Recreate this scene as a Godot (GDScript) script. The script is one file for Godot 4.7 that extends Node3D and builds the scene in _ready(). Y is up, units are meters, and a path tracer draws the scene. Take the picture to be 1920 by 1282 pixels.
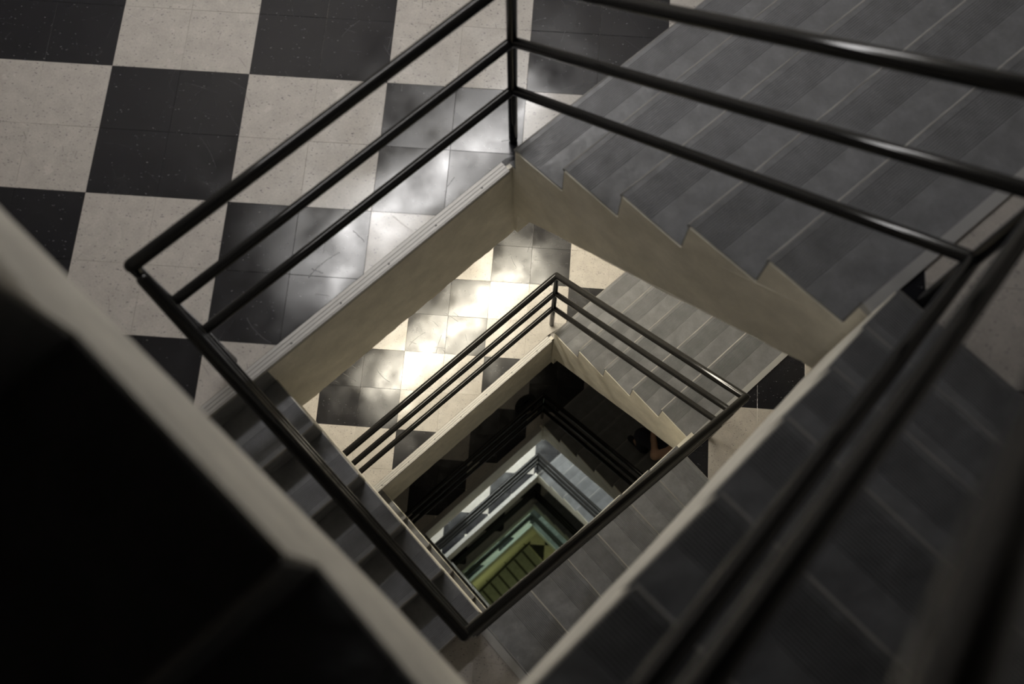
extends Node3D
# A square stairwell seen straight down its open well. Plan lengths below are in floor squares
# (one square = two vinyl tiles = 0.6096 m): u runs along the landings, v across them, z is depth below the upper landing.

const S := 0.6096
const H := 5.675            # storey height in squares
const R := H / 19.0         # one riser
const LAT := -0.803         # angle of the chequer against the landings
const U_LEFT := -2.76
const U_RIGHT := 4.44
const V_BACK := -1.6
const V_FRONT := 6.8
const EDGE := 2.53          # landing edge on the well
const THICK := 1.12         # depth of landing fascias
const WAIST := 1.06         # depth of flight stringers under the nosing line

var rng := RandomNumberGenerator.new()
var M := {}
var taken := {}
var lump := FastNoiseLite.new()
var tile_mesh: ArrayMesh

func _ready() -> void:
	rng.seed = 7
	lump.seed = 5
	lump.frequency = 0.9
	# ---- camera
	var cam := Camera3D.new()
	cam.name = "camera"
	var att := CameraAttributesPhysical.new()
	att.frustum_focal_length = 50.86
	att.frustum_near = 0.05
	att.frustum_far = 200.0
	att.frustum_focus_distance = 6.3
	att.exposure_aperture = 2.6
	cam.attributes = att
	add_child(cam)
	cam.fov = 37.967
	cam.near = 0.05
	cam.far = 200.0
	cam.transform = Transform3D(Basis(Vector3(0.74605, -0.00753, 0.66585), Vector3(0.64077, 0.28017, -0.71478), Vector3(-0.18117, 0.95992, 0.21385)).orthonormalized(), Vector3(-0.25948, 3.84869, 2.97920))
	cam.current = true
	# ---- surroundings: a closed interior, no sky
	var env := Environment.new()
	env.background_mode = Environment.BG_COLOR
	env.background_color = Color(0, 0, 0)
	env.tonemap_mode = Environment.TONE_MAPPER_LINEAR
	env.tonemap_exposure = 1.0
	env.sdfgi_enabled = true
	env.ssao_enabled = true
	env.ssil_enabled = true
	var we := WorldEnvironment.new()
	we.name = "surroundings"
	we.environment = env
	add_child(we)
	make_materials()
	# ---- ceiling lamps: [landing, light colour, strength]
	lamp(0, Color(1.0, 0.99, 0.985), 0.82, "white fluorescent ceiling lamp above the highest chequered landing")
	lamp(1, Color(1.0, 0.965, 0.885), 1.8, "warm fluorescent ceiling lamp above the second landing down")
	lamp(3, Color(0.97, 1.0, 0.985), 1.8, "cool fluorescent ceiling lamp above the fourth landing down")
	lamp(2, Color(1.0, 0.95, 0.86), 0.028, "almost dark ceiling lamp above the unlit third landing down")
	lamp(4, Color(1.0, 1.0, 0.86), 0.025, "almost dark ceiling lamp above the unlit fifth landing down")
	lamp(5, Color(0.86, 1.0, 0.90), 0.9, "greenish fluorescent ceiling lamp above the sixth landing down")
	build_shell()
	build_upper_storey()
	for n in range(1, 6):
		build_storey(n)
	build_base()
	build_bag()
	build_person()

# ------------------------------------------------------------------ helpers
func P(u: float, v: float, z: float) -> Vector3:
	return Vector3(u * S, -z * S, v * S)

func numbered(called: String) -> String:
	if not taken.has(called):
		taken[called] = 0
		return called
	taken[called] += 1
	return "%s_%03d" % [called, taken[called]]

func thing(called: String, label: String, category: String, at := Vector3.ZERO, group := "", kind := "") -> Node3D:
	var o := Node3D.new()
	o.name = numbered(called)
	add_child(o)
	o.position = at
	tag(o, label, category, group, kind)
	return o

func tag(o: Node, label: String, category: String, group := "", kind := "") -> void:
	o.set_meta("label", label)
	o.set_meta("category", category)
	if group != "":
		o.set_meta("group", group)
	if kind != "":
		o.set_meta("kind", kind)

func part(parent: Node3D, called: String, mesh: Mesh, m: Material, at := Vector3.ZERO) -> MeshInstance3D:
	var o := MeshInstance3D.new()
	o.name = called
	o.mesh = mesh
	o.material_override = m
	o.cast_shadow = GeometryInstance3D.SHADOW_CASTING_SETTING_ON
	parent.add_child(o, true)
	o.position = at
	return o

func begin() -> SurfaceTool:
	var st := SurfaceTool.new()
	st.begin(Mesh.PRIMITIVE_TRIANGLES)
	return st

# a flat convex face turned towards "out"; uvs optional
func face(st: SurfaceTool, p: Array, out: Vector3, uv := []) -> void:
	var n := Vector3.ZERO
	for i in range(1, p.size() - 1):
		n += (p[i + 1] - p[0]).cross(p[i] - p[0]) * 1e4
	var idx := range(p.size())
	if n.dot(out) < 0.0:
		n = -n
		idx.reverse()
	n = n.normalized()
	for k in range(1, p.size() - 1):
		for i in [idx[0], idx[k], idx[k + 1]]:
			st.set_normal(n)
			st.set_uv(uv[i] if uv.size() > i else Vector2(p[i].x, p[i].z))
			st.add_vertex(p[i])

func smooth_tri(st: SurfaceTool, a: Vector3, b: Vector3, c: Vector3, na: Vector3, nb: Vector3, nc: Vector3) -> void:
	var n := (c - a).cross(b - a)
	var vs := [a, b, c]
	var ns := [na, nb, nc]
	if n.dot(na + nb + nc) < 0.0:
		vs = [a, c, b]
		ns = [na, nc, nb]
	for i in 3:
		st.set_normal(ns[i])
		st.set_uv(Vector2(vs[i].x, vs[i].z))
		st.add_vertex(vs[i])

func box(st: SurfaceTool, lo: Vector3, hi: Vector3) -> void:
	var c := []
	for i in 8:
		c.append(Vector3(hi.x if i & 1 else lo.x, hi.y if i & 2 else lo.y, hi.z if i & 4 else lo.z))
	face(st, [c[0], c[1], c[3], c[2]], Vector3(0, 0, -1))
	face(st, [c[4], c[5], c[7], c[6]], Vector3(0, 0, 1))
	face(st, [c[0], c[2], c[6], c[4]], Vector3(-1, 0, 0))
	face(st, [c[1], c[3], c[7], c[5]], Vector3(1, 0, 0))
	face(st, [c[0], c[1], c[5], c[4]], Vector3(0, -1, 0))
	face(st, [c[2], c[3], c[7], c[6]], Vector3(0, 1, 0))

func box_between(a: Vector3, b: Vector3) -> ArrayMesh:
	var st := begin()
	box(st, Vector3(minf(a.x, b.x), minf(a.y, b.y), minf(a.z, b.z)), Vector3(maxf(a.x, b.x), maxf(a.y, b.y), maxf(a.z, b.z)))
	return st.commit()

# a round tube with rounded ends
func tube(st: SurfaceTool, a: Vector3, b: Vector3, r: float, sides := 18, caps := 4) -> void:
	var d := (b - a).normalized()
	var x := d.cross(Vector3(0.31, 0.77, 0.55)).normalized()
	var y := d.cross(x)
	var rings := []
	for c in range(caps + 1):
		var t := PI / 2 * (1.0 - float(c) / caps)
		rings.append([a - d * r * sin(t), r * cos(t), -sin(t)])
	for c in range(caps + 1):
		var t := PI / 2 * float(c) / caps
		rings.append([b + d * r * sin(t), r * cos(t), sin(t)])
	for k in range(rings.size() - 1):
		for s in sides:
			var q := []
			var n := []
			for e in [[k, s], [k, s + 1], [k + 1, s + 1], [k + 1, s]]:
				var ring: Array = rings[e[0]]
				var an := TAU * float(e[1]) / sides
				var rad: Vector3 = x * cos(an) + y * sin(an)
				q.append(ring[0] + rad * ring[1])
				n.append((rad * sqrt(maxf(0.0, 1.0 - ring[2] * ring[2])) + d * ring[2]).normalized())
			if rings[k][1] > 1e-6:
				smooth_tri(st, q[0], q[1], q[2], n[0], n[1], n[2])
			if rings[k + 1][1] > 1e-6:
				smooth_tri(st, q[0], q[2], q[3], n[0], n[2], n[3])

# convex polygon moved inwards by d (counter-clockwise or clockwise)
func inset(poly: PackedVector2Array, d: float) -> PackedVector2Array:
	var out := PackedVector2Array()
	var n := poly.size()
	var area := 0.0
	for i in n:
		area += poly[i].cross(poly[(i + 1) % n])
	var sg := 1.0 if area > 0.0 else -1.0
	for i in n:
		var a := poly[(i + n - 1) % n]
		var b := poly[i]
		var c := poly[(i + 1) % n]
		var e1 := (b - a).normalized()
		var e2 := (c - b).normalized()
		var n1 := Vector2(-e1.y, e1.x) * sg
		var n2 := Vector2(-e2.y, e2.x) * sg
		var k := 1.0 + n1.dot(n2)
		out.append(b + (n1 + n2) * d / maxf(k, 0.25))
	return out

func area_of(poly: PackedVector2Array) -> float:
	var a := 0.0
	for i in poly.size():
		a += poly[i].cross(poly[(i + 1) % poly.size()])
	return absf(a) / 2.0

func tile_shape(poly: PackedVector2Array) -> ArrayMesh:
	var st := begin()
	var inner := inset(poly, 0.0009)
	var top := []
	for p in inner:
		top.append(Vector3(p.x, 0, p.y))
	face(st, top, Vector3.UP)
	var n := poly.size()
	var mid := Vector2.ZERO
	for p in poly:
		mid += p / n
	for i in n:
		var j := (i + 1) % n
		var o2 := (poly[i] + poly[j]) / 2 - mid
		var o := Vector3(o2.x, 0, o2.y).normalized()
		var a := Vector3(poly[i].x, -0.0007, poly[i].y)
		var b := Vector3(poly[j].x, -0.0007, poly[j].y)
		face(st, [top[i], top[j], b, a], o + Vector3.UP)
		face(st, [a, b, b + Vector3(0, -0.0023, 0), a + Vector3(0, -0.0023, 0)], o)
	return st.commit()

# vinyl tiles laid diagonally over a polygon (in squares); every tile is a part
func lay_tiles(parent: Node3D, region: PackedVector2Array, z: float, org: Vector2, odd_black: bool) -> void:
	var ru := PackedVector2Array()
	var lo := Vector2(1e9, 1e9)
	var hi := Vector2(-1e9, -1e9)
	var ca := cos(LAT)
	var sa := sin(LAT)
	for p in region:
		ru.append(p * S)
		# back to chequer axes
		var q := Vector2(p.x * ca - p.y * sa, p.x * sa + p.y * ca) - org
		lo = Vector2(minf(lo.x, q.x), minf(lo.y, q.y))
		hi = Vector2(maxf(hi.x, q.x), maxf(hi.y, q.y))
	var y := -z * S
	for i in range(int(floor(lo.x * 2)) - 1, int(ceil(hi.x * 2)) + 1):
		for j in range(int(floor(lo.y * 2)) - 1, int(ceil(hi.y * 2)) + 1):
			var sq := PackedVector2Array()
			for c in [Vector2(0, 0), Vector2(1, 0), Vector2(1, 1), Vector2(0, 1)]:
				var q: Vector2 = (Vector2(i, j) + c) * 0.5 + org
				sq.append(Vector2(q.x * ca + q.y * sa, -q.x * sa + q.y * ca) * S)
			var black := posmod(int(floor(i / 2.0)) + int(floor(j / 2.0)), 2) == (1 if odd_black else 0)
			var m: Material = M["black_tile_%d" % rng.randi_range(0, 2)] if black else M["white_tile_%d" % rng.randi_range(0, 2)]
			var tilt := Basis(Vector3(1, 0, 0), rng.randf_range(-1, 1) * 0.0035) * Basis(Vector3(0, 0, 1), rng.randf_range(-1, 1) * 0.0035)
			for cut in Geometry2D.intersect_polygons(sq, ru):
				var a := area_of(cut)
				if a < 0.0008:
					continue
				var whole := absf(a - area_of(sq)) < 1e-5
				var poly := PackedVector2Array()
				for p in (sq if whole else cut):
					if poly.is_empty() or poly[poly.size() - 1].distance_to(p) > 0.0008:
						poly.append(p)
				if poly[0].distance_to(poly[poly.size() - 1]) < 0.0008:
					poly.remove_at(poly.size() - 1)
				if poly.size() < 3:
					continue
				var mid := Vector2.ZERO
				for p in poly:
					mid += p / poly.size()
				var mesh: ArrayMesh
				if whole and tile_mesh != null:
					mesh = tile_mesh
				else:
					var here := PackedVector2Array()
					for p in poly:
						here.append(p - mid)
					mesh = tile_shape(inset(here, 0.0003))
					if whole:
						tile_mesh = mesh
				var o := part(parent, "tile", mesh, m, Vector3(mid.x, y, mid.y))
				o.basis = tilt

func prism(poly: Array, z_top: float, z_bot: float) -> ArrayMesh:
	var st := begin()
	var flat := PackedVector2Array()
	var mid := Vector2.ZERO
	for p in poly:
		flat.append(p)
		mid += p / poly.size()
	var tri := Geometry2D.triangulate_polygon(flat)
	for k in range(0, tri.size(), 3):
		var a: Vector2 = flat[tri[k]]
		var b: Vector2 = flat[tri[k + 1]]
		var c: Vector2 = flat[tri[k + 2]]
		face(st, [P(a.x, a.y, z_top), P(b.x, b.y, z_top), P(c.x, c.y, z_top)], Vector3.UP)
		face(st, [P(a.x, a.y, z_bot), P(b.x, b.y, z_bot), P(c.x, c.y, z_bot)], Vector3.DOWN)
	var area := 0.0
	for i in poly.size():
		area += flat[i].cross(flat[(i + 1) % poly.size()])
	var sg := 1.0 if area > 0 else -1.0
	for i in poly.size():
		var a: Vector2 = flat[i]
		var b: Vector2 = flat[(i + 1) % poly.size()]
		var e := (b - a) * sg
		face(st, [P(a.x, a.y, z_top), P(b.x, b.y, z_top), P(b.x, b.y, z_bot), P(a.x, a.y, z_bot)], Vector3(e.y, 0, -e.x))
	return st.commit()

# ------------------------------------------------------------------ materials
func plain(called: String, c: Color, rough: float, metal := 0.0, spec := 0.5) -> StandardMaterial3D:
	var m := StandardMaterial3D.new()
	m.resource_name = called
	m.albedo_color = c.linear_to_srgb()
	m.roughness = rough
	m.metallic = metal
	m.metallic_specular = spec
	M[called] = m
	return m

func noise_image(seed_: int, freq: float, size: int, octaves := 4) -> PackedByteArray:
	var f := FastNoiseLite.new()
	f.seed = seed_
	f.noise_type = FastNoiseLite.TYPE_SIMPLEX_SMOOTH
	f.frequency = freq
	f.fractal_octaves = octaves
	return f.get_seamless_image(size, size).get_data()

# speckled vinyl: soft marbling and short flecks
func vinyl(base: Color, mottled: float, fleck: Color, flecks: int, seed_: int, scuff: Color, scuffs: int) -> ImageTexture:
	var n := 1024
	var a := noise_image(seed_, 0.012, n)
	var b := noise_image(seed_ + 1, 0.09, n, 2)
	var bytes := PackedByteArray()
	bytes.resize(n * n * 3)
	var r := RandomNumberGenerator.new()
	r.seed = seed_
	for i in n * n:
		var k := 1.0 + mottled * ((a[i] - 128) / 128.0 * 0.6 + (b[i] - 128) / 128.0 * 0.5)
		bytes[i * 3] = clampi(int(base.r * k * 255), 0, 255)
		bytes[i * 3 + 1] = clampi(int(base.g * k * 255), 0, 255)
		bytes[i * 3 + 2] = clampi(int(base.b * k * 255), 0, 255)
	for f in flecks:
		var x := r.randf() * n
		var y := r.randf() * n
		var an := r.randf_range(-0.5, 0.5) + (PI / 4)
		var length := r.randf_range(1, 7)
		var w := r.randf_range(0.5, 1.6)
		var amount := r.randf_range(0.25, 0.9)
		for t in range(int(length * 2)):
			for s in range(int(ceil(w))):
				var px := posmod(int(x + cos(an) * t * 0.5 - sin(an) * s), n)
				var py := posmod(int(y + sin(an) * t * 0.5 + cos(an) * s), n)
				var i := (py * n + px) * 3
				bytes[i] = int(lerpf(bytes[i], fleck.r * 255, amount))
				bytes[i + 1] = int(lerpf(bytes[i + 1], fleck.g * 255, amount))
				bytes[i + 2] = int(lerpf(bytes[i + 2], fleck.b * 255, amount))
	for f in scuffs:
		var p := Vector2(r.randf(), r.randf()) * n
		var an := r.randf_range(-0.7, 0.7) - PI / 4
		var bend := r.randf_range(-0.012, 0.012)
		var amount := r.randf_range(0.15, 0.6)
		var wide := r.randi_range(1, 2)
		for t in r.randi_range(14, 70):
			an += bend
			p += Vector2(cos(an), sin(an))
			for w in wide:
				var i := (posmod(int(p.y) + w, n) * n + posmod(int(p.x), n)) * 3
				bytes[i] = int(lerpf(bytes[i], scuff.r * 255, amount))
				bytes[i + 1] = int(lerpf(bytes[i + 1], scuff.g * 255, amount))
				bytes[i + 2] = int(lerpf(bytes[i + 2], scuff.b * 255, amount))
	return ImageTexture.create_from_image(Image.create_from_data(n, n, false, Image.FORMAT_RGB8, bytes))

func mottle(base: Color, amount: float, freq: float, seed_: int, n := 512) -> ImageTexture:
	var a := noise_image(seed_, freq, n, 5)
	var b := noise_image(seed_ + 9, freq * 6.0, n, 2)
	var bytes := PackedByteArray()
	bytes.resize(n * n * 3)
	for i in n * n:
		var k := 1.0 + amount * ((a[i] - 128) / 128.0 + 0.35 * (b[i] - 128) / 128.0)
		bytes[i * 3] = clampi(int(base.r * k * 255), 0, 255)
		bytes[i * 3 + 1] = clampi(int(base.g * k * 255), 0, 255)
		bytes[i * 3 + 2] = clampi(int(base.b * k * 255), 0, 255)
	return ImageTexture.create_from_image(Image.create_from_data(n, n, false, Image.FORMAT_RGB8, bytes))

func grey_noise(lo: float, hi: float, freq: float, seed_: int, scratches := 0, n := 512) -> ImageTexture:
	var a := noise_image(seed_, freq, n, 5)
	var bytes := PackedByteArray()
	bytes.resize(n * n)
	for i in n * n:
		bytes[i] = int(lerpf(lo, hi, a[i] / 255.0) * 255)
	var r := RandomNumberGenerator.new()
	r.seed = seed_
	for s in scratches:
		var p := Vector2(r.randf(), r.randf()) * n
		var an := r.randf() * TAU
		var bend := r.randf_range(-0.01, 0.01)
		for t in r.randi_range(12, 70):
			an += bend
			p += Vector2(cos(an), sin(an))
			bytes[posmod(int(p.y), n) * n + posmod(int(p.x), n)] = int(minf(1.0, hi + 0.04) * 255)
	return ImageTexture.create_from_image(Image.create_from_data(n, n, false, Image.FORMAT_L8, bytes))

func waves(freq: float, strength: float, seed_: int, n := 512, fine := 0.0) -> ImageTexture:
	var a := noise_image(seed_, freq, n, 2)
	var b := noise_image(seed_ + 3, 0.15, n, 2)
	var im := Image.create_empty(n, n, false, Image.FORMAT_RF)
	for y in n:
		for x in n:
			im.set_pixel(x, y, Color((a[y * n + x] / 255.0 + fine * b[y * n + x] / 255.0), 0, 0))
	im.bump_map_to_normal_map(strength)
	return ImageTexture.create_from_image(im)

func triplanar(m: StandardMaterial3D, metres: float, offset := Vector3.ZERO) -> void:
	m.uv1_triplanar = true
	m.uv1_world_triplanar = true
	m.uv1_triplanar_sharpness = 6.0
	m.uv1_scale = Vector3.ONE / metres
	m.uv1_offset = offset

func make_materials() -> void:
	var white := vinyl(Color(0.695, 0.676, 0.655), 0.07, Color(0.36, 0.36, 0.37), 2600, 11, Color(0.25, 0.24, 0.24), 26)
	var black := vinyl(Color(0.106, 0.108, 0.130), 0.10, Color(0.50, 0.50, 0.50), 800, 23, Color(0.24, 0.24, 0.25), 36)
	var gloss := grey_noise(0.10, 0.31, 0.008, 31, 45)
	var floor_waves := waves(0.006, 2.2, 41)
	for k in 3:
		for c in ["white_tile_", "black_tile_"]:
			var m := plain(c + str(k), Color.WHITE, 1.0)
			m.albedo_color = Color.WHITE
			m.albedo_texture = white if c == "white_tile_" else black
			m.roughness_texture = gloss
			m.metallic_specular = 0.53
			m.normal_enabled = true
			m.normal_texture = floor_waves
			m.normal_scale = 0.5
			triplanar(m, 1.3, Vector3(0.37 * k, 0.0, 0.61 * k))
	var cream := plain("cream_paint", Color.WHITE, 0.55)
	cream.albedo_color = Color.WHITE
	cream.albedo_texture = mottle(Color(0.865, 0.848, 0.80), 0.06, 0.012, 51)
	cream.normal_enabled = true
	cream.normal_texture = waves(0.02, 2.0, 61, 512, 0.12)
	cream.normal_scale = 0.7
	triplanar(cream, 1.1)
	var grey := plain("grey_step_paint", Color.WHITE, 1.0)
	grey.albedo_color = Color.WHITE
	grey.albedo_texture = mottle(Color(0.443, 0.447, 0.458), 0.09, 0.014, 71)
	grey.roughness_texture = grey_noise(0.28, 0.52, 0.012, 81, 60)
	grey.normal_enabled = true
	grey.normal_texture = waves(0.02, 2.0, 91, 512, 0.12)
	grey.normal_scale = 0.6
	triplanar(grey, 0.9)
	plain("nosing_grey", Color(0.36, 0.36, 0.36), 0.45)
	plain("worn_edge", Color(0.24, 0.235, 0.225), 0.6)
	plain("rail_paint", Color(0.008, 0.0078, 0.0078), 0.10, 0.0, 0.34)
	plain("metal_trim", Color(0.36, 0.35, 0.335), 0.5, 0.5)
	plain("screw_metal", Color(0.10, 0.10, 0.10), 0.5, 0.6)
	plain("wall_paint", Color(0.42, 0.40, 0.365), 0.75)
	plain("lamp_housing", Color(0.7, 0.7, 0.7), 0.5)
	plain("skin", Color(0.36, 0.22, 0.15), 0.5)
	plain("navy_cloth", Color(0.014, 0.016, 0.028), 0.9)
	plain("dark_shirt", Color(0.010, 0.010, 0.012), 0.9)
	plain("dark_hair", Color(0.010, 0.008, 0.007), 0.6)
	plain("bag_cloth", Color(0.012, 0.012, 0.014), 0.85)
	plain("black_strip", Color(0.012, 0.012, 0.012), 0.8)

# ------------------------------------------------------------------ lamps
func lamp(level: int, c: Color, k: float, label: String) -> void:
	var z := level * H - H + THICK       # soffit of the landing above
	var t := thing("ceiling_lamp", label, "ceiling lamp", P(2.15, 0.41, z), "fluorescent lamps under the landings")
	var w := 2.13
	var d := 0.17
	var deep := 0.09
	var st := begin()
	box(st, Vector3(-w / 2 - 0.03, -0.045, -d / 2 - 0.02), Vector3(w / 2 + 0.03, 0.0, d / 2 + 0.02))
	part(t, "housing", st.commit(), M.lamp_housing)
	st = begin()
	var prof := []
	for i in 9:
		var an := PI * i / 8.0
		prof.append(Vector2(-cos(an) * d / 2, -0.045 - pow(sin(an), 0.4) * deep))
	for i in 8:
		var a: Vector2 = prof[i]
		var b: Vector2 = prof[i + 1]
		face(st, [Vector3(-w / 2, a.y, a.x), Vector3(w / 2, a.y, a.x), Vector3(w / 2, b.y, b.x), Vector3(-w / 2, b.y, b.x)], Vector3(0, -1, (a.x + b.x)))
	for s in [-1.0, 1.0]:
		for i in range(1, 8):
			face(st, [Vector3(s * w / 2, prof[0].y, prof[0].x), Vector3(s * w / 2, prof[i].y, prof[i].x), Vector3(s * w / 2, prof[i + 1].y, prof[i + 1].x)], Vector3(s, 0, 0))
	var glow := StandardMaterial3D.new()
	glow.resource_name = "lamp_glow"
	glow.albedo_color = Color(0.9, 0.9, 0.9)
	glow.emission_enabled = true
	glow.emission = c
	glow.emission_energy_multiplier = 1.2 * k
	part(t, "diffuser", st.commit(), glow)
	# the wrap-round diffuser shines down and to both sides
	for side in [[Vector3(0, -0.05 - deep, 0), Vector3(-PI / 2, 0, 0), d, 1.0], [Vector3(0, -0.05 - deep / 2, d / 2 + 0.005), Vector3(0, PI, 0), deep, deep / d], [Vector3(0, -0.05 - deep / 2, -d / 2 - 0.005), Vector3.ZERO, deep, deep / d]]:
		var light := AreaLight3D.new()
		light.name = "lamp_light"
		light.area_size = Vector2(w, side[2])
		light.light_color = c
		light.light_energy = 4.2 * k * side[3]
		light.area_range = 30.0
		light.shadow_enabled = true
		t.add_child(light, true)
		light.position = side[0]
		light.rotation = side[1]

# ------------------------------------------------------------------ shell
func build_shell() -> void:
	var top := -2.0 * H
	var bot := 7.4 * H
	var w := 0.4
	var rows := [
		["wall_back", Vector2(U_LEFT - w, V_BACK - w), Vector2(U_RIGHT + w, V_BACK - 0.03), "plain painted wall behind the landings"],
		["wall_front", Vector2(U_LEFT - w, V_FRONT + 0.03), Vector2(U_RIGHT + w, V_FRONT + w), "plain painted wall beside the lower right flights"],
		["wall_left", Vector2(U_LEFT - w, V_BACK - 0.03), Vector2(U_LEFT - 0.03, V_FRONT + 0.03), "plain painted wall beside the left flights"],
		["wall_right", Vector2(U_RIGHT + 0.03, V_BACK - 0.03), Vector2(U_RIGHT + w, V_FRONT + 0.03), "plain painted wall beside the right flights"]]
	for r in rows:
		var o := MeshInstance3D.new()
		o.name = r[0]
		o.mesh = box_between(P(r[1].x, r[1].y, top), P(r[2].x, r[2].y, bot))
		o.material_override = M.wall_paint
		add_child(o)
		tag(o, r[3], "wall", "", "structure")
	var c := MeshInstance3D.new()
	c.name = "ceiling"
	c.mesh = box_between(P(U_LEFT - w, V_BACK - w, top - 0.4), P(U_RIGHT + w, V_FRONT + w, top))
	c.material_override = M.wall_paint
	add_child(c)
	tag(c, "plain painted ceiling over the top of the stairwell", "ceiling", "", "structure")

# ------------------------------------------------------------------ landings and platforms
func rough_edge_slab(parent: Node3D, poly: Array, z: float, thick: float) -> void:
	part(parent, "slab", prism(poly, z + 0.0045, z + thick), M.cream_paint)

func landing(level: int, u_end: float, org: Vector2, odd: bool, label: String) -> void:
	var z := level * H
	var t := thing("floor", label, "landing", Vector3.ZERO, "", "structure")
	var poly := [Vector2(U_LEFT, V_BACK), Vector2(U_RIGHT, V_BACK), Vector2(U_RIGHT, EDGE + 0.045), Vector2(u_end + 0.02, EDGE + 0.045), Vector2(u_end + 0.02, EDGE), Vector2(U_LEFT, EDGE)]
	rough_edge_slab(t, poly, z, THICK)
	var st0 := begin()
	var pieces := 60
	var pu := func(k: int, dz: float, dv: float) -> Vector3:
		var u := lerpf(-0.75, u_end + 0.03, float(k) / pieces)
		var wob := lump.get_noise_2d(u * 5.0, level * 9.0) * 0.03 + lump.get_noise_2d(u * 21.0, level * 9.0) * 0.012
		return P(u, EDGE + dv, z + dz + (wob + 0.03 if dz > 0.5 else 0.0))
	for k in pieces:
		face(st0, [pu.call(k, 0.06, 0.003), pu.call(k + 1, 0.06, 0.003), pu.call(k + 1, THICK, 0.003), pu.call(k, THICK, 0.003)], Vector3(0, 0, 1))
		face(st0, [pu.call(k, THICK, 0.003), pu.call(k + 1, THICK, 0.003), pu.call(k + 1, THICK, -0.15), pu.call(k, THICK, -0.15)], Vector3.DOWN)
	part(t, "fascia", st0.commit(), M.cream_paint)
	if level < 0:
		return
	var inner := PackedVector2Array([Vector2(U_LEFT, V_BACK), Vector2(U_RIGHT, V_BACK), Vector2(U_RIGHT, EDGE + 0.035), Vector2(u_end + 0.02, EDGE + 0.035), Vector2(u_end + 0.02, EDGE - 0.075), Vector2(U_LEFT, EDGE - 0.075)])
	lay_tiles(t, inner, z, org, odd)
	# metal edge strip with its screws
	var tr := thing("trim_%d" % (level + 1), "metal edge strip with screws along the well side of " + ["the highest landing", "the second landing down", "the third landing down", "the fourth landing down", "the fifth landing down", "the sixth landing down"][level], "edge strip", Vector3.ZERO, "", "structure")
	var st := begin()
	var a := P(U_LEFT, EDGE - 0.072, z)
	var b := P(u_end - 0.02, EDGE + 0.012, z)
	box(st, Vector3(a.x, a.y - 0.003, a.z), Vector3(b.x, a.y + 0.0035, b.z))
	for k in 3:
		var zz := lerpf(a.z, b.z, 0.18 + 0.3 * k)
		box(st, Vector3(a.x, a.y + 0.0035, zz), Vector3(b.x, a.y + 0.0058, zz + 0.006))
	box(st, Vector3(a.x, a.y - 0.022, b.z - 0.002), Vector3(b.x, a.y + 0.001, b.z + 0.002))
	part(tr, "strip", st.commit(), M.metal_trim)
	var head := CylinderMesh.new()
	head.top_radius = 0.0035
	head.bottom_radius = 0.005
	head.height = 0.003
	head.radial_segments = 10
	var u := u_end - 0.25
	while u > -1.4:
		part(tr, "screw", head, M.screw_metal, P(u, EDGE - 0.018, z) + Vector3(0, 0.005, 0))
		u -= 0.42

func platform(poly: Array, z: float, org: Vector2, odd: bool, label: String, nose: Array) -> void:
	var t := thing("floor", label, "platform", Vector3.ZERO, "", "structure")
	rough_edge_slab(t, poly, z, WAIST)
	var region := PackedVector2Array()
	for p in poly:
		region.append(p)
	if nose.size() == 2:
		# a grey painted nosing along the arriving flight, tiles start behind it
		var a: Vector2 = nose[0]
		var b: Vector2 = nose[1]
		var e := (b - a).normalized()
		var n := Vector2(-e.y, e.x)
		var c := Vector2.ZERO
		for p in poly:
			c += p / poly.size()
		if n.dot(c - a) < 0:
			n = -n
		var w := 0.06
		var strip := [a, b, b + n * w, a + n * w]
		part(t, "nosing", prism(strip, z - 0.008, z + 0.05), M.nosing_grey)
		var cut := PackedVector2Array([a - e * 3 - n * 3, b + e * 3 - n * 3, b + e * 3 + n * w, a - e * 3 + n * w])
		var rest := Geometry2D.clip_polygons(region, cut)
		if rest.size():
			region = rest[0]
	lay_tiles(t, region, z, org, odd)

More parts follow.
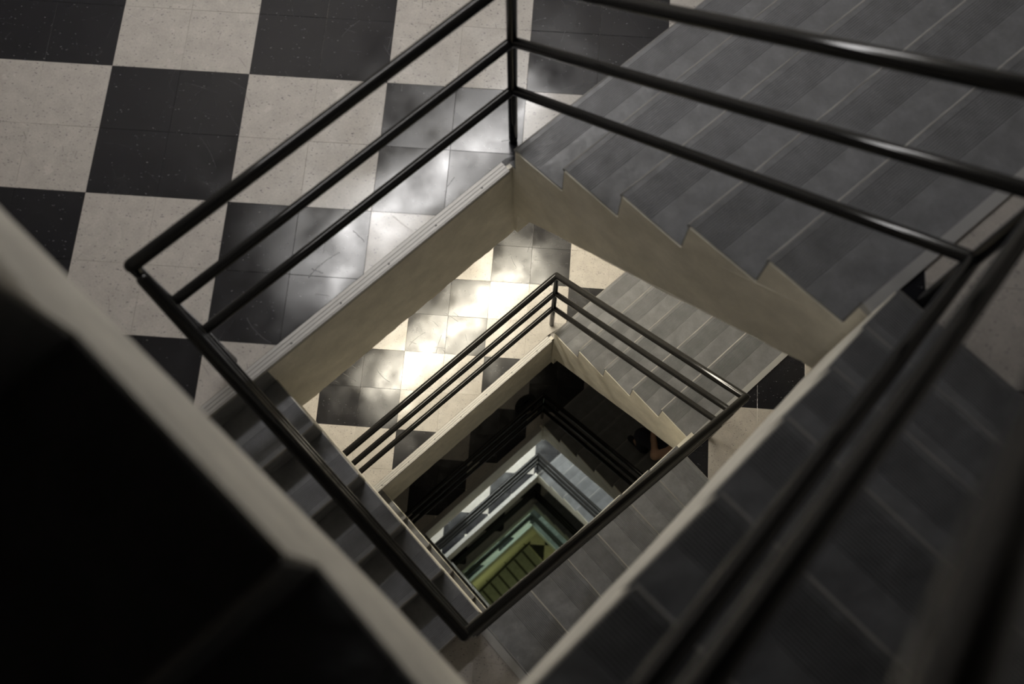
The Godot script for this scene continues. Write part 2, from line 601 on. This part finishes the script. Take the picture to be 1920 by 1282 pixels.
# ------------------------------------------------------------------ flights
# inner / outer: plan points of the six risers on the well side and on the wall side, z0: floor the flight starts from
func flight(inner: Array, outer: Array, z0: float, label: String, waist := WAIST) -> void:
	var t := thing("stair_flight", label, "stairs", Vector3.ZERO, "flights of the staircase")
	var n := inner.size()
	var along: Vector2 = (inner[n - 1] - inner[0]).normalized()
	var side: Vector2 = (outer[0] - inner[0]).normalized()
	var in3 := Vector3(-side.x, 0, -side.y)
	var back3 := Vector3(-along.x, 0, -along.y)
	# body: saw-toothed side, flat underside
	var st := begin()
	for s in 2:
		var row: Array = inner if s == 0 else outer
		var prof := PackedVector2Array()          # (distance, height) in squares, height up
		var plan := []
		var cum := [0.0]
		for k in range(1, n):
			cum.append(cum[k - 1] + row[k].distance_to(row[k - 1]))
		var at := func(d: float) -> Vector2:
			var k := 0
			while k < n - 2 and d > cum[k + 1]:
				k += 1
			return row[k].lerp(row[k + 1], (d - cum[k]) / (cum[k + 1] - cum[k]))
		for k in n:
			prof.append(Vector2(cum[k], k * R - 0.012))
			prof.append(Vector2(cum[k], (k + 1) * R - 0.012))
		prof.append(Vector2(cum[n - 1] + 0.03, n * R - 0.012))
		var slope: float = (n - 1) * R / cum[n - 1]
		var bottom := []
		var pieces := 22
		for k in range(pieces + 1):
			var d: float = lerpf(cum[n - 1] + 0.03, -0.008, float(k) / pieces)
			var q: Vector2 = at.call(d)
			var wob := lump.get_noise_3d(q.x * 3.0, z0 * 2.0, q.y * 3.0) * 0.028 if s == 0 else 0.0
			bottom.append(Vector2(d, R + slope * d - waist + wob))
		prof.append_array(PackedVector2Array(bottom))
		prof.append(Vector2(-0.008, -0.012))
		var tri := Geometry2D.triangulate_polygon(prof)
		for k in range(0, tri.size(), 3):
			var f := []
			for m in 3:
				var d: Vector2 = prof[tri[k + m]]
				var q: Vector2 = at.call(d.x)
				f.append(P(q.x, q.y, z0 - d.y))
			face(st, f, in3 if s == 0 else -in3)
		if s == 0:
			set_meta("under", [bottom, at])
		else:
			var first: Array = get_meta("under")
			for k in pieces:
				var q := []
				for e in [[first, k], [first, k + 1], [[bottom, at], k + 1], [[bottom, at], k]]:
					var d: Vector2 = e[0][0][e[1]]
					var p: Vector2 = e[0][1].call(d.x)
					q.append(P(p.x, p.y, z0 - d.y))
				face(st, [q[0], q[1], q[2]], Vector3.DOWN)
				face(st, [q[0], q[2], q[3]], Vector3.DOWN)
	remove_meta("under")
	for k in n:      # tops and fronts of the body under the painted treads
		var a: Vector2 = inner[k]
		var b: Vector2 = outer[k]
		face(st, [P(a.x, a.y, z0 - k * R + 0.012), P(b.x, b.y, z0 - k * R + 0.012), P(b.x, b.y, z0 - (k + 1) * R + 0.012), P(a.x, a.y, z0 - (k + 1) * R + 0.012)], back3)
		if k < n - 1:
			var c: Vector2 = inner[k + 1]
			var d: Vector2 = outer[k + 1]
			face(st, [P(a.x, a.y, z0 - (k + 1) * R + 0.012), P(b.x, b.y, z0 - (k + 1) * R + 0.012), P(d.x, d.y, z0 - (k + 1) * R + 0.012), P(c.x, c.y, z0 - (k + 1) * R + 0.012)], Vector3.UP)
	part(t, "body", st.commit(), M.cream_paint)
	for k in n:
		var a: Vector2 = inner[k] + side * 0.008
		var b: Vector2 = outer[k]
		# riser plate
		var zr := z0 - k * R
		part(t, "riser", slab4(a, b, b - along * 0.012, a - along * 0.012, zr, zr - R + 0.004), M.grey_step_paint)
		if k < n - 1:
			var c: Vector2 = inner[k + 1] + side * 0.008
			var d: Vector2 = outer[k + 1]
			var zt := z0 - (k + 1) * R
			var tr := part(t, "tread", tread_shape(a - along * 0.02, b - along * 0.02, d - along * 0.012, c - along * 0.012, zt), M.grey_step_paint)
			part(tr, "worn_edge", edge_shape(a - along * 0.021, b - along * 0.021, along, zt), M.worn_edge)

func slab4(a: Vector2, b: Vector2, c: Vector2, d: Vector2, z_low: float, z_high: float) -> ArrayMesh:
	return prism([a, b, c, d], z_high, z_low)

# a tread with a rounded front edge and fine anti-slip ribs on its front half
func tread_shape(a: Vector2, b: Vector2, d: Vector2, c: Vector2, z: float) -> ArrayMesh:
	var st := begin()
	var prof := []      # (fraction from front to back, height in squares above the tread top)
	prof.append(Vector2(0.0, -0.045))
	prof.append(Vector2(0.0, -0.016))
	prof.append(Vector2(0.010, -0.005))
	prof.append(Vector2(0.030, 0.0))
	for k in 14:
		var f := 0.10 + 0.030 * k
		prof.append(Vector2(f, 0.0))
		prof.append(Vector2(f + 0.006, -0.0032))
		prof.append(Vector2(f + 0.014, -0.0032))
		prof.append(Vector2(f + 0.020, 0.0))
	prof.append(Vector2(1.0, 0.0))
	for k in range(prof.size() - 1):
		var p: Vector2 = prof[k]
		var q: Vector2 = prof[k + 1]
		var a1 := a.lerp(c, p.x)
		var b1 := b.lerp(d, p.x)
		var a2 := a.lerp(c, q.x)
		var b2 := b.lerp(d, q.x)
		var back := (a - c).normalized()
		face(st, [P(a1.x, a1.y, z - p.y), P(b1.x, b1.y, z - p.y), P(b2.x, b2.y, z - q.y), P(a2.x, a2.y, z - q.y)], Vector3(back.x, 0, back.y) * 0.3 + Vector3.UP)
	var s := (a - b).normalized()
	face(st, [P(a.x, a.y, z + 0.03), P(a.x, a.y, z + 0.016), P(c.x, c.y, z), P(c.x, c.y, z + 0.03)], Vector3(s.x, 0, s.y))
	return st.commit()

func edge_shape(a: Vector2, b: Vector2, along: Vector2, z: float) -> ArrayMesh:
	var st := begin()
	var prof := [Vector2(0.0, -0.030), Vector2(-0.002, -0.014), Vector2(0.004, -0.004), Vector2(0.012, 0.0014), Vector2(0.017, -0.002)]
	var n := 24
	for k in n:
		for i in 4:
			var q := []
			for e in [[k, i], [k + 1, i], [k + 1, i + 1], [k, i + 1]]:
				var f := float(e[0]) / n
				var p := a.lerp(b, f)
				var wide := 0.75 + 0.6 * lump.get_noise_3d(p.x * 4.0, z * 3.0, p.y * 4.0)
				var o: Vector2 = prof[e[1]]
				p += along * (o.x * (wide if o.x > 0.0 else 1.0))
				q.append(P(p.x, p.y, z - o.y))
			face(st, q, Vector3(-along.x * 0.5, 1, -along.y * 0.5))
	return st.commit()

# ------------------------------------------------------------------ railings
# corners: [plan point, floor z, heights of the three rails] in walking order; posts stand at the corners listed
func railing(corners: Array, posts: Array, label: String) -> void:
	var t := thing("pipe_railing", label, "railing", Vector3.ZERO, "pipe railings round the well")
	for c in range(corners.size() - 1):
		var a: Array = corners[c]
		var b: Array = corners[c + 1]
		for k in 3:
			var st := begin()
			var r := 0.0225 if k == 2 else 0.0195
			var pa := P(a[0].x, a[0].y, a[1] - a[2][k])
			var pb := P(b[0].x, b[0].y, b[1] - b[2][k])
			if b.size() > 3:
				pb += (pa - pb).normalized() * 0.055
			tube(st, pa, pb, r)
			part(t, ["bottom_rail", "middle_rail", "top_rail"][k], st.commit(), M.rail_paint)
	for i in posts:
		var e: Array = corners[i]
		var st := begin()
		tube(st, P(e[0].x, e[0].y, e[1]) + Vector3(0, 0.021, 0), P(e[0].x, e[0].y, e[1] - e[2][2]), 0.0195)
		part(t, "post", st.commit(), M.rail_paint)

const HT := [0.68, 1.22, 1.80]

# ------------------------------------------------------------------ storeys
func build_upper_storey() -> void:
	landing(-1, 2.24, Vector2.ZERO, false, "plain landing over the highest chequered one, out of sight above")
	landing(0, 1.60, Vector2.ZERO, false, "highest chequered landing, black and white vinyl squares glossy along the well")
	var ui := [Vector2(1.608, 2.573), Vector2(1.648, 2.995), Vector2(1.682, 3.447), Vector2(1.716, 3.911), Vector2(1.760, 4.380), Vector2(1.800, 4.857)]
	var uo := []
	for k in 6:
		uo.append(Vector2(U_RIGHT, ui[k].y + tan(deg_to_rad(1.0 + 0.28 * k)) * (U_RIGHT - ui[k].x)))
	flight(ui, uo, 0.0, "dark grey flight rising from the highest landing under three long rails")
	var li := [Vector2(1.812, 4.917), Vector2(1.433, 4.929), Vector2(1.079, 4.953), Vector2(0.710, 4.962), Vector2(0.286, 4.984), Vector2(-0.131, 4.996), Vector2(-0.55, 5.010)]
	var lo := []
	for k in 7:
		lo.append(Vector2(li[k].x + 0.05 * (V_FRONT - li[k].y), V_FRONT))
	flight(li, lo, -6 * R, "dim blurred flight at lower right, nearest the viewer")
	var fi := [Vector2(-0.648, 5.012), Vector2(-0.652, 4.50), Vector2(-0.697, 3.895), Vector2(-0.708, 3.45), Vector2(-0.715, 3.0), Vector2(-0.72, EDGE)]
	var fo := []
	for k in 6:
		fo.append(Vector2(U_LEFT, fi[k].y))
	flight(fi, fo, -13 * R, "unlit flight at lower left with blurred pale side, nearest the viewer", 1.16)
	platform([ui[5], uo[5], Vector2(U_RIGHT, V_FRONT), lo[0], li[0]], -6 * R, Vector2(5.05, 1.45), true, "chequered corner platform under the rails at the right edge", [ui[5], uo[5]])
	platform([li[6], lo[6], Vector2(U_LEFT, V_FRONT), fo[0], fi[0]], -13 * R, Vector2(2.9, 3.3), false, "unlit corner platform hidden beside the nearest flights", [li[6], lo[6]])
	var tl := [Vector2(-0.692, 2.36), 0.0, HT]
	var tr := [Vector2(1.755, 2.385), 0.0, HT]
	var br := [Vector2(1.945, 5.036), -6 * R, [0.69, 1.30, 1.88]]
	var bl := [Vector2(-0.78, 5.17), -13 * R, [0.58, 1.12, 2.10]]
	railing([tl, tr, br, bl], [0, 1, 2, 3], "uppermost black pipe railing, along the highest landing and past the viewer at lower right")

const FLOOR_NAME := ["", "second", "third", "fourth", "fifth", "sixth"]

func build_storey(n: int) -> void:
	var z := n * H
	var nm: String = FLOOR_NAME[n]
	var org: Vector2 = [Vector2.ZERO, Vector2(2.538, -0.569), Vector2(2.083, 0.842), Vector2(3.293, 0.121), Vector2(2.55, 0.97), Vector2(3.3, 0.6)][n]
	var look: String = ["", "warmly lit", "unlit", "coolly lit", "unlit", "greenish lit"][n]
	landing(n, 2.24, org, n != 4, "%s chequered landing, %s down the well" % [look, nm])
	var ui := []
	var uo := []
	var li := []
	var lo := []
	var fi := []
	var fo := []
	var lr := [1.935, 1.507, 1.094, 0.640, 0.265, -0.155, -0.60]
	for k in 6:
		ui.append(Vector2(2.24, 2.56 + 0.412 * k))
		uo.append(Vector2(U_RIGHT, 2.56 + 0.412 * k))
		fi.append(Vector2(-0.557, 4.57 - 0.408 * k))
		fo.append(Vector2(U_LEFT, 4.57 - 0.408 * k))
	for k in 7:
		li.append(Vector2(lr[k], 4.59))
		lo.append(Vector2(lr[k], V_FRONT))
	flight(ui, uo, z, "%s flight rising right from the %s landing down" % [look, nm])
	flight(li, lo, z - 6 * R, "%s flight on the lower right side above the %s landing down" % [look, nm])
	flight(fi, fo, z - 13 * R, "%s flight on the lower left side above the %s landing down" % [look, nm])
	platform([Vector2(2.24, 4.62), Vector2(U_RIGHT, 4.62), Vector2(U_RIGHT, V_FRONT), Vector2(1.935, V_FRONT), Vector2(1.935, 4.59), Vector2(2.24, 4.59)], z - 6 * R, Vector2(6.035, 1.275), false, "right corner platform, chequered, above the %s landing down" % nm, [Vector2(2.24, 4.62), Vector2(U_RIGHT, 4.62)])
	platform([Vector2(-0.60, 4.57), Vector2(-0.60, V_FRONT), Vector2(U_LEFT, V_FRONT), Vector2(U_LEFT, 4.57)], z - 13 * R, Vector2(2.38, 3.45), true, "bottom corner platform, tiled, above the %s landing down" % nm, [Vector2(-0.60, 4.57), Vector2(-0.60, V_FRONT)])
	var tl := [Vector2(-0.692, 2.36), z, HT]
	var tr := [Vector2(2.36, 2.38), z, HT]
	var br := [Vector2(2.33, 4.737), z - 6 * R, HT]
	var bl := [Vector2(-0.690, 4.675), z - 13 * R, HT]
	var up := [Vector2(-0.692, 2.36), z - H, HT, true]
	railing([tl, tr, br, bl, up], [0, 1, 2, 3], "black pipe railing round the well above the %s landing down" % nm)

# ------------------------------------------------------------------ the foot of the well
func build_base() -> void:
	var z := 6.0 * H
	var t := thing("floor", "green lit chequered floor at the very bottom of the well", "floor", Vector3.ZERO, "", "structure")
	var poly := [Vector2(2.07, EDGE - 0.02), Vector2(U_RIGHT, EDGE - 0.02), Vector2(U_RIGHT, V_FRONT), Vector2(2.07, V_FRONT)]
	rough_edge_slab(t, poly, z, THICK)
	lay_tiles(t, PackedVector2Array(poly), z, Vector2(3.969, 0.306), true)
	var w := MeshInstance3D.new()
	w.name = "wall_under"
	w.mesh = box_between(P(U_LEFT, EDGE - 0.3, 5 * H + THICK), P(U_RIGHT, EDGE - 0.02, 7.2 * H))
	w.material_override = M.cream_paint
	add_child(w)
	tag(w, "painted wall under the sixth landing beside the lowest stairs", "wall", "", "structure")
	var f := thing("stair_flight", "lowest green lit flight at the bottom of the well with black anti-slip strips", "stairs", Vector3.ZERO, "flights of the staircase")
	for k in 7:
		var u := 2.07 - 0.44 * k
		var zz := z + (k + 1) * R
		part(f, "tread", box_between(P(u, EDGE, zz), P(u - 0.44, V_FRONT, zz + 0.4)), M.grey_step_paint)
		part(f, "anti_slip_strip", box_between(P(u - 0.44 + 0.055, EDGE + 0.11, zz - 0.006), P(u - 0.44 + 0.145, V_FRONT - 0.2, zz + 0.01)), M.black_strip)
	var fl := MeshInstance3D.new()
	fl.name = "floor_lowest"
	fl.mesh = box_between(P(U_LEFT, V_BACK, 7.2 * H), P(U_RIGHT, V_FRONT, 7.4 * H))
	fl.material_override = M.wall_paint
	add_child(fl)
	tag(fl, "plain floor under the lowest flight", "floor", "", "structure")
	var hr := thing("wall_handrail", "dark pipe handrail on the wall beside the lowest stairs", "handrail")
	var st := begin()
	tube(st, P(2.1, EDGE + 0.12, z - 1.1), P(-1.0, EDGE + 0.12, z - 1.1 + 6.9 * R), 0.024)
	part(hr, "rail", st.commit(), M.rail_paint)
	for k in 3:
		var u := 1.9 - 1.0 * k
		var zz := z - 1.1 + (2.1 - u) / 3.1 * 6.9 * R
		st = begin()
		tube(st, P(u, EDGE - 0.03, zz + 0.12), P(u, EDGE + 0.12, zz + 0.03), 0.009, 8, 2)
		part(hr, "bracket", st.commit(), M.rail_paint)
	lamp_base()

func lamp_base() -> void:
	var z := 5 * H + THICK
	var t := thing("ceiling_lamp", "yellow green lamp lighting the lowest flight from below the sixth landing", "ceiling lamp", P(-0.6, 5.6, z + 0.2))
	var st := begin()
	box(st, Vector3(-0.3, -0.05, -0.3), Vector3(0.3, 0.0, 0.3))
	part(t, "housing", st.commit(), M.lamp_housing)
	var glow := StandardMaterial3D.new()
	glow.resource_name = "lamp_glow"
	glow.emission_enabled = true
	glow.emission = Color(0.93, 0.97, 0.62)
	glow.emission_energy_multiplier = 1.0
	st = begin()
	box(st, Vector3(-0.25, -0.07, -0.25), Vector3(0.25, -0.05, 0.25))
	part(t, "diffuser", st.commit(), glow)
	var light := AreaLight3D.new()
	light.name = "lamp_light"
	light.area_size = Vector2(0.5, 0.5)
	light.light_color = Color(0.93, 0.97, 0.62)
	light.light_energy = 1.8
	light.shadow_enabled = true
	t.add_child(light)
	light.position = Vector3(0, -0.09, 0)
	light.rotation = Vector3(-PI / 2, 0, 0)

func build_bag() -> void:
	var t := thing("bag", "dark rounded bag left by the rail corner of the unlit third landing", "bag", P(2.27, 2.03, 2 * H))
	var st := begin()
	var n := 16
	var m := 10
	var pt := func(i: int, j: int) -> Vector3:
		var an := TAU * i / n
		var f := float(j) / m
		var r := 0.11 * pow(sin(PI * clampf(f * 0.96 + 0.02, 0, 1)), 0.45)
		return Vector3(cos(an) * r * 1.25, 0.26 * f + 0.004, sin(an) * r * 0.8)
	for i in n:
		for j in m:
			var q := [pt.call(i, j), pt.call(i + 1, j), pt.call(i + 1, j + 1), pt.call(i, j + 1)]
			face(st, [q[0], q[1], q[2]], q[0] - Vector3(0, 0.15, 0))
			face(st, [q[0], q[2], q[3]], q[0] - Vector3(0, 0.15, 0))
	part(t, "body", st.commit(), M.bag_cloth)
	st = begin()
	for k in 8:
		var a := PI * k / 8.0
		var b := PI * (k + 1) / 8.0
		tube(st, Vector3(-cos(a) * 0.07, 0.25 + sin(a) * 0.06, 0), Vector3(-cos(b) * 0.07, 0.25 + sin(b) * 0.06, 0), 0.008, 8, 2)
	part(t, "handle", st.commit(), M.bag_cloth)

# ------------------------------------------------------------------ the seated person
# bones: [from, to, radius, radius]; joined by a smooth minimum and meshed as surface nets
func nets(st: SurfaceTool, bones: Array, cell: float, blend: float) -> void:
	var lo := Vector3.ONE * 1e9
	var hi := -lo
	for b in bones:
		for k in 2:
			var p: Vector3 = b[k]
			lo = lo.min(p - Vector3.ONE * (b[2 + k] + cell * 3 + blend))
			hi = hi.max(p + Vector3.ONE * (b[2 + k] + cell * 3 + blend))
	var n := Vector3i(((hi - lo) / cell).ceil()) + Vector3i.ONE
	var f := PackedFloat32Array()
	f.resize(n.x * n.y * n.z)
	f.fill(1.0)
	for b in bones:
		var a: Vector3 = b[0]
		var d: Vector3 = b[1] - a
		var l2 := maxf(d.length_squared(), 1e-9)
		var reach: float = maxf(b[2], b[3]) + blend + cell * 2
		var i0 := Vector3i(((a.min(b[1]) - Vector3.ONE * reach - lo) / cell).floor()).clamp(Vector3i.ZERO, n - Vector3i.ONE)
		var i1 := Vector3i(((a.max(b[1]) + Vector3.ONE * reach - lo) / cell).ceil()).clamp(Vector3i.ZERO, n - Vector3i.ONE)
		for z in range(i0.z, i1.z + 1):
			for y in range(i0.y, i1.y + 1):
				for x in range(i0.x, i1.x + 1):
					var p := lo + Vector3(x, y, z) * cell - a
					var t := clampf(p.dot(d) / l2, 0.0, 1.0)
					var q := (p - d * t).length() - lerpf(b[2], b[3], t)
					var at := (z * n.y + y) * n.x + x
					var e := maxf(blend - absf(f[at] - q), 0.0) / blend
					f[at] = minf(f[at], q) - e * e * blend * 0.25
	var vert := {}
	var step := [1, n.x, n.x * n.y]
	for z in range(n.z - 1):
		for y in range(n.y - 1):
			for x in range(n.x - 1):
				var at := (z * n.y + y) * n.x + x
				var inside := 0
				for c in 8:
					if f[at + (c & 1) + (n.x if c & 2 else 0) + (step[2] if c & 4 else 0)] < 0.0:
						inside += 1
				if inside == 0 or inside == 8:
					continue
				var sum := Vector3.ZERO
				var m := 0
				for c in 8:
					var ca: int = at + (c & 1) + (n.x if c & 2 else 0) + (step[2] if c & 4 else 0)
					for ax in 3:
						if c & (1 << ax):
							continue
						var cb: int = ca + step[ax]
						if (f[ca] < 0.0) != (f[cb] < 0.0):
							var p := Vector3(c & 1, (c >> 1) & 1, (c >> 2) & 1)
							p[ax] += f[ca] / (f[ca] - f[cb])
							sum += p
							m += 1
				var g := Vector3(f[at + 1] - f[at], f[at + n.x] - f[at], f[at + step[2]] - f[at])
				vert[at] = [lo + (Vector3(x, y, z) + sum / m) * cell, g.normalized()]
	for at in vert:
		var a: int = at
		for ax in 3:
			var o1: int = step[(ax + 1) % 3]
			var o2: int = step[(ax + 2) % 3]
			if (f[a] < 0.0) == (f[a + step[ax]] < 0.0) or not (vert.has(a - o1) and vert.has(a - o2) and vert.has(a - o1 - o2)):
				continue
			var q := [vert[a], vert[a - o1], vert[a - o1 - o2], vert[a - o2]]
			smooth_tri(st, q[0][0], q[1][0], q[2][0], q[0][1], q[1][1], q[2][1])
			smooth_tri(st, q[0][0], q[2][0], q[3][0], q[0][1], q[2][1], q[3][1])

func hand(wrist: Vector3, ahead: Vector3, inward: Vector3) -> Array:
	# palm, four fingers bent at the knuckles, thumb off the side of the palm
	var f := ahead.normalized()
	var i := (inward - f * inward.dot(f)).normalized()
	var down := f.cross(i).normalized()
	if down.y > 0.0:
		down = -down
	var out := [[wrist, wrist + f * 0.075, 0.022, 0.026], [wrist + f * 0.03 + i * 0.015, wrist + f * 0.08 + i * 0.022, 0.017, 0.014], [wrist + f * 0.03 - i * 0.015, wrist + f * 0.08 - i * 0.026, 0.017, 0.013]]
	var lengths := [0.068, 0.078, 0.072, 0.056]
	for k in 4:
		var at := wrist + f * 0.082 + i * (0.030 - 0.0195 * k)
		var a: Vector3 = at + f * lengths[k] * 0.48 + down * 0.010
		var b: Vector3 = a + f * lengths[k] * 0.28 + down * 0.018
		var c: Vector3 = b + f * lengths[k] * 0.10 + down * 0.020
		out.append_array([[at, a, 0.0092, 0.0085], [a, b, 0.0085, 0.0078], [b, c, 0.0078, 0.0068]])
	var t0 := wrist + f * 0.028 + i * 0.024
	var t1 := t0 + f * 0.030 + i * 0.024 + down * 0.006
	out.append_array([[t0, t1, 0.013, 0.0105], [t1, t1 + f * 0.030 + i * 0.006 + down * 0.010, 0.0105, 0.0085]])
	return out

func build_person() -> void:
	var t := thing("person", "person in dark clothes sitting on the unlit stairs, bare forearm on the knee", "person", P(3.4, 4.68, 2 * H - 6 * R))
	var hip := [Vector3(-0.09, 0.10, 0.0), Vector3(0.09, 0.10, 0.0)]
	var knee := [Vector3(-0.22, 0.125, -0.445), Vector3(0.16, 0.125, -0.45)]
	var ankle := [Vector3(-0.205, -0.29, -0.40), Vector3(0.15, -0.29, -0.41)]
	var toe := [Vector3(-0.225, -0.330, -0.535), Vector3(0.165, -0.330, -0.545)]
	var shoulder := [Vector3(-0.17, 0.46, -0.13), Vector3(0.17, 0.46, -0.13)]
	var elbow := [Vector3(-0.28, 0.225, -0.22), Vector3(0.24, 0.225, -0.24)]
	var wrist := [Vector3(-0.135, 0.215, -0.395), Vector3(0.06, 0.215, -0.41)]
	var skin := [[Vector3(0, 0.13, 0.0), Vector3(0, 0.30, -0.04), 0.115, 0.105], [Vector3(0, 0.30, -0.04), Vector3(0, 0.44, -0.11), 0.105, 0.095], [shoulder[0], shoulder[1], 0.055, 0.055], [Vector3(0, 0.47, -0.12), Vector3(0, 0.58, -0.17), 0.052, 0.048], [Vector3(0, 0.61, -0.19), Vector3(0, 0.69, -0.20), 0.066, 0.082]]
	var trousers := [[Vector3(-0.06, 0.12, 0.01), Vector3(0.06, 0.12, 0.01), 0.122, 0.122]]
	for k in 2:
		var aside := -1.0 if k == 0 else 1.0
		skin.append_array([[shoulder[k], elbow[k], 0.049, 0.038], [elbow[k], wrist[k], 0.040, 0.026], [hip[k], knee[k], 0.078, 0.055], [knee[k], ankle[k], 0.052, 0.036], [ankle[k], toe[k], 0.036, 0.022]])
		trousers.append_array([[hip[k], knee[k], 0.094, 0.070], [knee[k], ankle[k] + Vector3(0, 0.005, 0), 0.068, 0.058]])
		var shoe := begin()
		nets(shoe, [[ankle[k] + Vector3(0, -0.028, 0.04), toe[k], 0.044, 0.032], [ankle[k], ankle[k] + Vector3(0, -0.03, 0.02), 0.046, 0.046]], 0.01, 0.02)
		part(t, "shoe", shoe.commit(), M.dark_shirt)
	var st := begin()
	nets(st, skin, 0.013, 0.045)
	# nose, ears and chin on a finer grid, then both hands
	nets(st, [[Vector3(0, 0.66, -0.275), Vector3(0, 0.63, -0.295), 0.008, 0.013], [Vector3(-0.080, 0.66, -0.20), Vector3(-0.082, 0.63, -0.20), 0.015, 0.012], [Vector3(0.080, 0.66, -0.20), Vector3(0.082, 0.63, -0.20), 0.015, 0.012], [Vector3(0, 0.60, -0.20), Vector3(0, 0.575, -0.25), 0.055, 0.030], [Vector3(-0.018, 0.605, -0.272), Vector3(0.018, 0.605, -0.272), 0.007, 0.007]], 0.006, 0.02)
	for k in 2:
		nets(st, hand(wrist[k], (wrist[k] - elbow[k]) + Vector3(0, -0.02, 0), Vector3(1.0 if k == 0 else -1.0, 0, 0)), 0.004, 0.008)
	part(t, "body", st.commit(), M.skin)
	st = begin()
	nets(st, trousers, 0.012, 0.05)
	part(t, "trousers", st.commit(), M.navy_cloth)
	st = begin()
	nets(st, [[Vector3(0, 0.12, 0.0), Vector3(0, 0.30, -0.04), 0.132, 0.120], [Vector3(0, 0.30, -0.04), Vector3(0, 0.43, -0.11), 0.120, 0.108], [Vector3(-0.10, 0.46, -0.125), Vector3(0.10, 0.46, -0.125), 0.066, 0.066]], 0.012, 0.05)
	part(t, "shirt", st.commit(), M.dark_shirt)
	st = begin()
	nets(st, [[Vector3(0, 0.69, -0.175), Vector3(0, 0.715, -0.195), 0.090, 0.085], [Vector3(0, 0.60, -0.135), Vector3(0, 0.66, -0.15), 0.05, 0.07]], 0.012, 0.03)
	part(t, "hair", st.commit(), M.dark_hair)
	for k in 2:
		var eye := SphereMesh.new()
		eye.radius = 0.010
		eye.height = 0.020
		part(t, "eye", eye, M.dark_hair, Vector3(-0.03 if k == 0 else 0.03, 0.655, -0.262))
